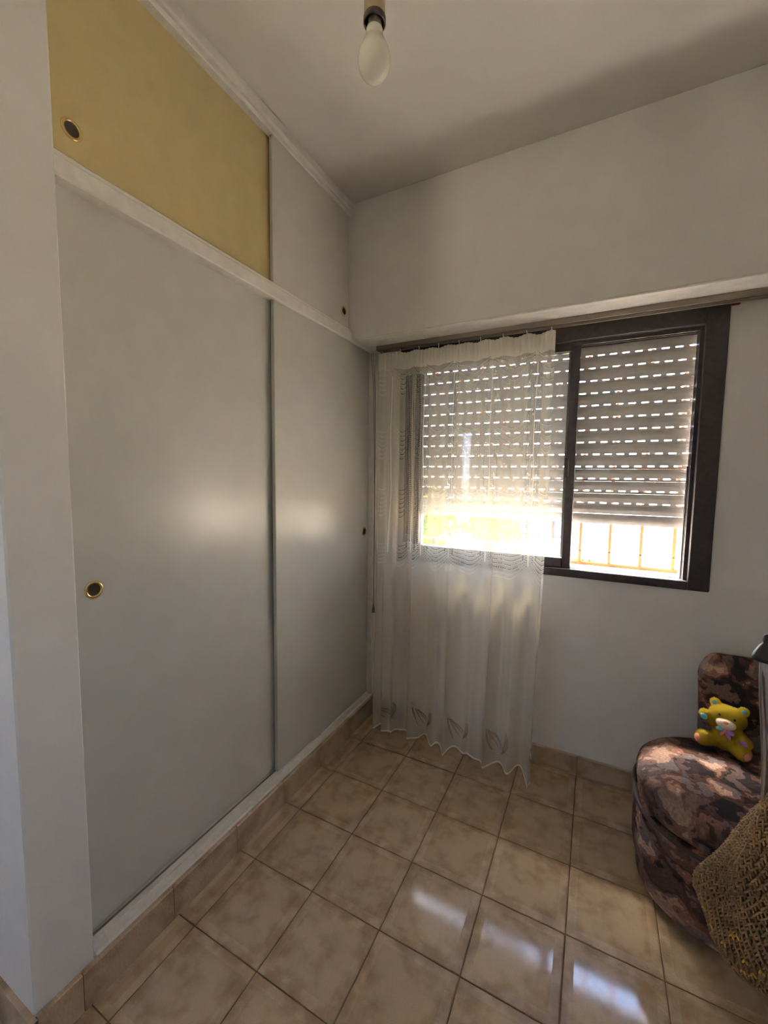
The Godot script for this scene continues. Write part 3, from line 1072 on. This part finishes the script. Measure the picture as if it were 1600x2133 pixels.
func net_mesh(lo: Vector3, hi: Vector3, cell: float, limbs: Array) -> ArrayMesh:
	var nx := int((hi.x - lo.x) / cell) + 1
	var ny := int((hi.y - lo.y) / cell) + 1
	var nz := int((hi.z - lo.z) / cell) + 1
	var f := PackedFloat32Array()
	f.resize(nx * ny * nz)
	for z in nz:
		for y in ny:
			for x in nx:
				f[(z * ny + y) * nx + x] = bear_field(lo + Vector3(x, y, z) * cell, limbs)
	var id := PackedInt32Array()
	id.resize(nx * ny * nz)
	id.fill(-1)
	var v := PackedVector3Array()
	var nrm := PackedVector3Array()
	var corners := [Vector3i(0, 0, 0), Vector3i(1, 0, 0), Vector3i(0, 1, 0), Vector3i(1, 1, 0), Vector3i(0, 0, 1), Vector3i(1, 0, 1), Vector3i(0, 1, 1), Vector3i(1, 1, 1)]
	var edges := [[0, 1], [2, 3], [4, 5], [6, 7], [0, 2], [1, 3], [4, 6], [5, 7], [0, 4], [1, 5], [2, 6], [3, 7]]
	for z in nz - 1:
		for y in ny - 1:
			for x in nx - 1:
				var s := []
				var inside := 0
				for c in corners:
					var q: float = f[((z + c.z) * ny + y + c.y) * nx + x + c.x]
					s.append(q)
					inside += int(q < 0)
				if inside == 0 or inside == 8:
					continue
				var at := Vector3.ZERO
				var m := 0
				for e in edges:
					if (s[e[0]] < 0) != (s[e[1]] < 0):
						var t: float = s[e[0]] / (s[e[0]] - s[e[1]])
						at += Vector3(corners[e[0]]).lerp(Vector3(corners[e[1]]), t)
						m += 1
				var p := lo + (Vector3(x, y, z) + at / m) * cell
				id[(z * ny + y) * nx + x] = v.size()
				v.append(p)
				var h := cell * 0.5
				nrm.append(Vector3(bear_field(p + Vector3(h, 0, 0), limbs) - bear_field(p - Vector3(h, 0, 0), limbs), bear_field(p + Vector3(0, h, 0), limbs) - bear_field(p - Vector3(0, h, 0), limbs), bear_field(p + Vector3(0, 0, h), limbs) - bear_field(p - Vector3(0, 0, h), limbs)).normalized())
	var ix := PackedInt32Array()
	var step := [1, nx, nx * ny]
	for z in range(1, nz - 1):
		for y in range(1, ny - 1):
			for x in range(1, nx - 1):
				var k := (z * ny + y) * nx + x
				for ax in 3:
					if (f[k] < 0) == (f[k + step[ax]] < 0):
						continue
					var b: int = step[(ax + 1) % 3]
					var c: int = step[(ax + 2) % 3]
					var q := [id[k], id[k - b], id[k - b - c], id[k - c]]
					if q.min() < 0:
						continue
					var g := (v[q[1]] - v[q[0]]).cross(v[q[2]] - v[q[0]])
					if g.dot(nrm[q[0]]) > 0:
						ix.append_array([q[0], q[2], q[1], q[0], q[3], q[2]])
					else:
						ix.append_array([q[0], q[1], q[2], q[0], q[2], q[3]])
	var arr := []
	arr.resize(Mesh.ARRAY_MAX)
	arr[Mesh.ARRAY_VERTEX] = v
	arr[Mesh.ARRAY_NORMAL] = nrm
	arr[Mesh.ARRAY_INDEX] = ix
	var mesh := ArrayMesh.new()
	mesh.add_surface_from_arrays(Mesh.PRIMITIVE_TRIANGLES, arr)
	return mesh


func build_bear() -> void:
	var b := thing("teddy_bear", "small yellow plush teddy bear sitting on the marbled chair", "teddy bear", Vector3(0.438, 0.43, -1.77))
	b.scale = Vector3.ONE * 0.84
	b.rotation = Vector3(-0.1, -0.3, -0.06)
	var one := Vector3.ONE
	var limbs := [
		[Vector3(0, 0.040, 0), Vector3(0, 0.080, 0), 0.043, 0.036, one],
		[Vector3(-0.014, 0.134, 0.006), Vector3(0.014, 0.134, 0.006), 0.047, 0.047, Vector3(1, 1.06, 1.06)],
		[Vector3(-0.046, 0.174, 0.0), Vector3(-0.046, 0.176, 0.0), 0.017, 0.017, Vector3(1, 1, 1.7)],
		[Vector3(0.046, 0.174, 0.0), Vector3(0.046, 0.176, 0.0), 0.017, 0.017, Vector3(1, 1, 1.7)],
		[Vector3(-0.032, 0.092, 0.012), Vector3(-0.072, 0.122, 0.030), 0.018, 0.019, one],
		[Vector3(0.034, 0.088, 0.012), Vector3(0.070, 0.062, 0.028), 0.019, 0.020, one],
		[Vector3(-0.030, 0.028, 0.016), Vector3(-0.062, 0.029, 0.046), 0.025, 0.029, one],
		[Vector3(0.032, 0.028, 0.016), Vector3(0.062, 0.029, 0.048), 0.025, 0.029, one]]
	var skin := net_mesh(Vector3(-0.112, -0.016, -0.062), Vector3(0.116, 0.21, 0.098), 0.0042, limbs)
	var body := obj("body", skin, M.plush, b)
	# short pile: thin tufts of fur standing out of the skin
	var sv: PackedVector3Array = skin.surface_get_arrays(0)[Mesh.ARRAY_VERTEX]
	var sn: PackedVector3Array = skin.surface_get_arrays(0)[Mesh.ARRAY_NORMAL]
	var rng := RandomNumberGenerator.new()
	rng.seed = 8
	var fur := Geo.new()
	for k in sv.size():
		for q in 3:
			var jit := Vector3(rng.randfn(), rng.randfn(), rng.randfn())
			var root := sv[k] + jit.slide(sn[k]) * 0.0015
			var tip := root + (sn[k] + jit * 0.35).normalized() * rng.randf_range(0.0025, 0.005)
			var side := sn[k].cross(jit).normalized() * 0.0007
			fur.tri(root - side, root + side, tip, (sn[k] + jit * 0.2).normalized())
	var pile := obj("fur", fur.commit(), M.plush, body)
	pile.set_meta("kind", "stuff")
	obj("muzzle", ellipsoid(Vector3(0.033, 0.022, 0.019)), M.cream, b, Vector3(0, 0.117, 0.046))
	obj("nose", ellipsoid(Vector3(0.0085, 0.0065, 0.005), 12, 8), M.pink, b, Vector3(0, 0.127, 0.0635))
	for s in [-1.0, 1.0]:
		obj("eye", ellipsoid(Vector3(0.0045, 0.0055, 0.004), 12, 8), M.eye, b, Vector3(s * 0.024, 0.145, 0.0485))
		var pad := obj("paw_pad", ellipsoid(Vector3(0.015, 0.017, 0.006), 16, 8), M.pink, b, Vector3(s * 0.079, 0.027, 0.067))
		pad.rotation = Vector3(0, s * 0.7, 0)
		var ear := obj("inner_ear", ellipsoid(Vector3(0.0095, 0.0095, 0.004), 14, 8), M.cyan, b, Vector3(s * 0.047, 0.175, 0.009))
		ear.rotation = Vector3(0, s * 0.2, 0)
	var cuff := obj("paw_patch", ellipsoid(Vector3(0.013, 0.014, 0.006), 14, 8), M.cyan, b, Vector3(-0.072, 0.116, 0.047))
	cuff.rotation = Vector3(0.3, -0.2, 0)
	var cuff2 := obj("paw_patch", ellipsoid(Vector3(0.011, 0.016, 0.006), 14, 8), M.violet, b, Vector3(0.064, 0.063, 0.0455))
	cuff2.rotation = Vector3(-0.3, 0.2, 0.8)
	# bow at the neck: two loops, knot, two tails
	var bow := [["bow_loop", Vector3(0.016, 0.010, 0.006), M.cyan, Vector3(-0.014, 0.093, 0.047), 0.5], ["bow_loop", Vector3(0.016, 0.010, 0.006), M.violet, Vector3(0.017, 0.089, 0.046), -0.5], ["bow_knot", Vector3(0.006, 0.006, 0.006), M.rose, Vector3(0.001, 0.092, 0.050), 0.0], ["bow_tail", Vector3(0.006, 0.014, 0.004), M.rose, Vector3(-0.006, 0.077, 0.046), -0.4], ["bow_tail", Vector3(0.007, 0.016, 0.004), M.violet, Vector3(0.013, 0.072, 0.044), 0.5]]
	for p in bow:
		var o := obj(p[0], ellipsoid(p[1], 14, 8), p[2], b, p[3])
		o.rotation.z = p[4]


# ---------------------------------------------------------------- pole and bag at the right edge
func build_stand() -> void:
	var s := thing("pole_stand", "shiny chrome pole stand with a black cone-shaped cap at the right edge", "stand", Vector3(0.58, 0, -1.255))
	obj("base_plate", lathe([Vector2(0.0005, 0.022), Vector2(0.02, 0.021), Vector2(0.065, 0.012), Vector2(0.08, 0.006), Vector2(0.08, 0.001), Vector2(0.0005, 0.001)], 40), M.black, s)
	var path := [Vector3(0, 0.012, 0), Vector3(-0.01, 0.04, 0), Vector3(-0.06, 0.06, 0), Vector3(-0.11, 0.08, 0), Vector3(-0.142, 0.12, 0)]
	for k in 19:
		var y := lerpf(0.16, 0.935, k / 18.0)
		path.append(Vector3(0.374 + (0.935 - y) * 0.075 - 0.58 + 0.0015 * sin(y * 20.0), y, 0))
	obj("pole", tube(path, 0.0085, 16), M.chrome, s)
	obj("cap", lathe([Vector2(0.0005, 1.005), Vector2(0.006, 1.003), Vector2(0.008, 0.992), Vector2(0.007, 0.984), Vector2(0.013, 0.976), Vector2(0.023, 0.955), Vector2(0.025, 0.946), Vector2(0.021, 0.941), Vector2(0.0095, 0.938), Vector2(0.0005, 0.938)], 28), M.black, s, Vector3(0.376 - 0.58, -0.004, 0))
	var hook := []
	for k in 13:
		var a := lerpf(-0.3, PI + 0.4, k / 12.0)
		hook.append(Vector3(0.413 - 0.58, 0.665 - 0.018 * sin(a), 0.027 - 0.020 * cos(a)))
	obj("hook", tube(hook, 0.004, 8), M.chrome, s)


func bag_point(t: float, a: float) -> Vector3:
	# t runs down the bag, a round it; front is a = PI/2
	var prof := [[0.0, 0.016, 0.014], [0.08, 0.034, 0.020], [0.2, 0.062, 0.034], [0.35, 0.093, 0.046], [0.5, 0.116, 0.052], [0.6, 0.133, 0.054], [0.66, 0.136, 0.054], [0.74, 0.124, 0.052], [0.84, 0.108, 0.047], [0.93, 0.082, 0.038], [0.98, 0.05, 0.025], [1.0, 0.004, 0.004]]
	var k := 0
	while k < prof.size() - 2 and prof[k + 1][0] < t:
		k += 1
	var f := clampf((t - prof[k][0]) / (prof[k + 1][0] - prof[k][0]), 0.0, 1.0)
	var w := lerpf(prof[k][1], prof[k + 1][1], f)
	var d := lerpf(prof[k][2], prof[k + 1][2], f)
	# a deep slanting fold right of the middle of the front
	var da := wrapf(a - (PI / 2 - 0.42 + 0.55 * (t - 0.5)), -PI, PI)
	var groove := 1.0 - 0.62 * exp(-da * da / 0.03) * smoothstep(0.25, 0.45, t) * (1.0 - smoothstep(0.86, 0.97, t))
	var dent := 1.0 + 0.05 * sin(a * 5.0 + t * 9.0) + 0.04 * sin(a * 3.0 - t * 13.0)
	var ca := cos(a)
	var sa := sin(a)
	return Vector3(w * ca * dent + 0.008 * sin(t * 6.0), -0.515 * t, d * sa * dent * groove)


func build_bag() -> void:
	var at := Vector3(0.415, 0.685, -1.19)
	var b := thing("knitted_bag", "slouchy straw-coloured knitted bag hanging from the chrome pole", "bag", at)
	b.rotation.y = -0.25
	var rows := []
	for j in 61:
		var row := PackedVector3Array()
		for i in 96:
			row.append(bag_point(j / 60.0, TAU * i / 96.0) * Vector3(0.955, 1.0, 0.94))
		rows.append(row)
	obj("lining", sheet(rows, true), M.straw_dark, b)
	# chain stitches: two slanted beads of yarn each, laid in rows round the bag
	var bead := ellipsoid(Vector3(0.0026, 0.0060, 0.0032), 6, 4)
	var arr := bead.surface_get_arrays(0)
	var bv: PackedVector3Array = arr[Mesh.ARRAY_VERTEX]
	var bn: PackedVector3Array = arr[Mesh.ARRAY_NORMAL]
	var bi: PackedInt32Array = arr[Mesh.ARRAY_INDEX]
	var rng := RandomNumberGenerator.new()
	rng.seed = 31
	var V := PackedVector3Array()
	var N := PackedVector3Array()
	var C := PackedColorArray()
	var I := PackedInt32Array()
	var nr := 62
	for j in nr:
		var t := (j + 0.7) / (nr + 0.6)
		var girth := 0.0
		var prev := bag_point(t, 0.0)
		for i in range(1, 65):
			var q := bag_point(t, TAU * i / 64.0)
			girth += q.distance_to(prev)
			prev = q
		var count := maxi(6, int(girth / 0.0107))
		for i in count:
			var a := TAU * (i + 0.5 * (j % 2)) / count + rng.randf_range(-0.02, 0.02)
			var p := bag_point(t, a)
			var du := (bag_point(t, a + 0.02) - bag_point(t, a - 0.02)).normalized()
			var dv := (bag_point(minf(t + 0.01, 1.0), a) - bag_point(t - 0.01, a)).normalized()
			var nn := du.cross(dv).normalized()
			if nn.dot(Vector3(p.x, 0, p.z)) < 0:
				nn = -nn
			var tone := rng.randf_range(0.72, 1.12)
			var col := Color(0.31, 0.19, 0.088) * tone
			if t > 0.72 and rng.randf() < 0.07:
				col = Color(0.62, 0.36, 0.04)
			for sg in [-1.0, 1.0]:
				var yaxis: Vector3 = (dv * 0.82 + du * 0.5 * sg).normalized()
				var xaxis := yaxis.cross(nn).normalized()
				var bs := Basis(xaxis, yaxis, nn) * Basis(Vector3.RIGHT, 0.35 + rng.randf_range(-0.15, 0.15))
				var org: Vector3 = p + du * 0.0027 * sg + nn * rng.randf_range(-0.0005, 0.0012)
				var k0 := V.size()
				for q in bv.size():
					V.append(org + bs * bv[q])
					N.append(bs * bn[q])
					C.append(col)
				for q in bi:
					I.append(k0 + q)
	var out := []
	out.resize(Mesh.ARRAY_MAX)
	out[Mesh.ARRAY_VERTEX] = V
	out[Mesh.ARRAY_NORMAL] = N
	out[Mesh.ARRAY_COLOR] = C
	out[Mesh.ARRAY_INDEX] = I
	var mesh := ArrayMesh.new()
	mesh.add_surface_from_arrays(Mesh.PRIMITIVE_TRIANGLES, out)
	var ym := mat(Color.WHITE, 0.55)
	ym.vertex_color_use_as_albedo = true
	var st := obj("stitches", mesh, ym, b)
	st.set_meta("kind", "stuff")
	var ring := []
	for k in 25:
		var a := TAU * k / 24.0
		ring.append(Vector3(0.010 + 0.021 * cos(a), -0.022 + 0.023 * sin(a), 0.026))
	obj("ring", tube(ring, 0.0036, 8), M.brass, b)


# ---------------------------------------------------------------- outside
func foliage(r: Vector3, leaves: int, size: float, seed_: int) -> ArrayMesh:
	var rng := RandomNumberGenerator.new()
	rng.seed = seed_
	var g := Geo.new()
	for k in leaves:
		var dir := Vector3(rng.randfn(), rng.randfn(), rng.randfn()).normalized()
		var p := dir * r * pow(rng.randf(), 0.35) * (0.8 + 0.25 * sin(dir.x * 7.0 + dir.y * 9.0 + seed_))
		var ax := Vector3(rng.randfn(), rng.randfn(), rng.randfn()).normalized()
		var a := dir.cross(ax).normalized() * size * rng.randf_range(0.7, 1.4)
		var b := (ax * size * rng.randf_range(0.9, 1.8))
		var nr := a.cross(b).normalized()
		g.quad(p - a, p - b, p + a, p + b, nr)
	return g.commit()


func build_outside() -> void:
	var ground := obj("ground", bx(Vector3(-60, -3.4, -80), Vector3(60, -3.0, 40), 0.0), triplanar(mat(Color.WHITE, 1.0, 0, 0.0), 9.0))
	ground.material_override.albedo_texture = blotch(Color8(150, 142, 126), Color8(172, 164, 148), 256, 0.02, 101)
	structure(ground, "sunlit pale pavement outside")
	var leaf_a := mat(Color8(62, 86, 6), 1.0, 0, 0.0)
	var leaf_b := mat(Color8(44, 66, 8), 1.0, 0, 0.0)
	var bark := mat(Color8(110, 88, 66), 0.9)
	for t in [[Vector3(-5.4, -3, -13.5), 3.0, leaf_a, "yellow-green leafy tree seen through the left end of the lace curtain", 1], [Vector3(-3.4, -3, -15.5), 2.6, leaf_a, "yellow-green leafy tree seen through the middle of the lace curtain", 2], [Vector3(-8.2, -3, -17.0), 4.2, leaf_b, "tall olive-green tree standing behind the nearer trees", 3]]:
		var tr := thing("tree", t[3], "tree", t[0], "trees beyond the grille")
		obj("trunk", tube([Vector3(0, 0, 0), Vector3(0.06, t[1] * 0.5, 0.02), Vector3(0.02, t[1] * 0.95, 0)], 0.12, 8), bark, tr)
		var f := obj("foliage", foliage(Vector3(1.5, 1.7, 1.3) * t[1] / 3.0, 2600, 0.085, t[4]), t[2], tr, Vector3(0, t[1] * 0.95, 0))
		f.set_meta("kind", "stuff")
	var hd := thing("hedge", "low clipped green hedge beyond the window grille", "hedge", Vector3(-1.2, -3, -19.0))
	obj("stems", bx(Vector3(-1.6, 0, -0.12), Vector3(1.6, 0.5, 0.12), 0.02), bark, hd)
	var hf := obj("foliage", foliage(Vector3(1.9, 0.55, 0.45), 2600, 0.07, 9), leaf_b, hd, Vector3(0, 0.55, 0))
	hf.set_meta("kind", "stuff")
	# white garden pavilion with a peaked roof
	var pv := thing("garden_pavilion", "small white pavilion with a peaked roof behind the hedge", "pavilion", Vector3(-0.35, -3, -21.5))
	var pw := mat(Color8(232, 226, 214), 0.8)
	var pr := mat(Color8(236, 214, 190), 0.8)
	for c in [[-0.9, -0.9], [0.9, -0.9], [0.9, 0.9], [-0.9, 0.9]]:
		obj("post", bx(Vector3(c[0] - 0.05, 0, c[1] - 0.05), Vector3(c[0] + 0.05, 1.35, c[1] + 0.05), 0.01), pw, pv)
	var g := Geo.new()
	var top := Vector3(0, 2.15, 0)
	var rim := [Vector3(-1.15, 1.35, -1.15), Vector3(1.15, 1.35, -1.15), Vector3(1.15, 1.35, 1.15), Vector3(-1.15, 1.35, 1.15)]
	for k in 4:
		var a: Vector3 = rim[k]
		var b: Vector3 = rim[(k + 1) % 4]
		var nr := (b - a).cross(top - a).normalized()
		g.tri(a, b, top, nr if nr.y > 0 else -nr)
		g.tri(a, b, Vector3(0, 1.33, 0), Vector3.DOWN)
	obj("roof", g.commit(), pr, pv)
	# violet-blue awning
	var aw := thing("awning", "violet-blue fabric awning on posts seen under the shutter", "awning", Vector3(-2.2, -3, -25.0))
	var am := mat(Color8(44, 34, 116), 1.0, 0, 0.0)
	g = Geo.new()
	g.extrude_x([Vector2(0.6, 1.15), Vector2(0.6, 1.3), Vector2(-1.0, 2.1), Vector2(-1.0, 1.95)], -1.9, 2.6)
	obj("canopy", g.commit(), am, aw)
	for x in [-1.8, 2.5]:
		obj("post", bx(Vector3(x - 0.05, 0, 0.45), Vector3(x + 0.05, 1.2, 0.55), 0.01), pw, aw)
		obj("post", bx(Vector3(x - 0.05, 0, -0.95), Vector3(x + 0.05, 2.0, -0.85), 0.01), pw, aw)
	# plain white building on the right
	var bd := thing("white_building", "plain white building in full sun beyond the right end of the window", "building", Vector3(5.4, -3, -24.0))
	obj("wall", bx(Vector3(-3.6, 0, -3), Vector3(4.5, 4.6, 3), 0.02), pw, bd)
	obj("roof", bx(Vector3(-3.9, 4.6, -3.3), Vector3(4.8, 4.9, 3.3), 0.03), mat(Color8(190, 120, 92), 0.8), bd)
	for k in 4:
		var wn := obj("window", bx(Vector3(-2.9 + 1.8 * k, 1.4, 2.96), Vector3(-2.0 + 1.8 * k, 2.7, 3.06), 0.02), M.sill, bd)
		obj("pane", bx(Vector3(-2.82 + 1.8 * k, 1.48, 3.05), Vector3(-2.08 + 1.8 * k, 2.62, 3.08), 0.01), mat(Color8(96, 110, 120), 0.1), wn)


func _ready() -> void:
	# camera: 102 degrees upright, turned to the left of the window wall and a little downwards
	var cam := Camera3D.new()
	cam.name = "camera"
	cam.fov = 102.26
	cam.near = 0.02
	cam.far = 300.0
	var yaw := deg_to_rad(27.12)
	var pitch := deg_to_rad(4.734)
	var roll := deg_to_rad(0.715)
	var fwd := Vector3(-sin(yaw) * cos(pitch), -sin(pitch), -cos(yaw) * cos(pitch))
	var right := Vector3(cos(yaw), 0, -sin(yaw))
	var up := right.cross(fwd)
	var r2 := right * cos(roll) + up * sin(roll)
	var u2 := up * cos(roll) - right * sin(roll)
	cam.transform = Transform3D(Basis(r2, u2, -fwd), Vector3(0, 1.3574, 0))
	add_child(cam)
	cam.current = true
	# sky and sun
	var env := Environment.new()
	var sky := ProceduralSkyMaterial.new()
	sky.sky_top_color = Color(0.56, 0.67, 0.85)
	sky.sky_horizon_color = Color(0.86, 0.9, 0.95)
	sky.ground_horizon_color = Color(0.8, 0.78, 0.74)
	sky.ground_bottom_color = Color(0.6, 0.57, 0.52)
	sky.sky_energy_multiplier = 1.0
	sky.sun_angle_max = 44.0
	sky.sun_curve = 0.15
	sky.ground_energy_multiplier = 1.0
	var sk := Sky.new()
	sk.sky_material = sky
	env.background_mode = Environment.BG_SKY
	env.sky = sk
	env.background_energy_multiplier = 14.0
	env.ambient_light_source = Environment.AMBIENT_SOURCE_SKY
	env.tonemap_mode = Environment.TONE_MAPPER_LINEAR
	env.tonemap_exposure = 1.95
	env.sdfgi_enabled = true
	env.ssao_enabled = true
	env.ssil_enabled = true
	var we := WorldEnvironment.new()
	we.name = "environment"
	we.environment = env
	add_child(we)
	var sun := DirectionalLight3D.new()
	sun.name = "sun"
	sun.light_color = Color(1.0, 0.965, 0.91)
	sun.light_energy = 115.0
	sun.light_angular_distance = 0.6
	sun.shadow_enabled = true
	sun.sky_mode = DirectionalLight3D.SKY_MODE_LIGHT_AND_SKY
	add_child(sun)
	sun.look_at_from_position(Vector3.ZERO, Vector3(0.36, -0.80, 0.33), Vector3.UP)

	make_materials()
	build_shell()
	build_floor()
	build_outside()
	build_window()
	build_shutter()
	build_grille()
	build_wardrobe()
	build_curtain()
	build_bulb()
	build_chair()
	build_bear()
	build_stand()
	build_bag()
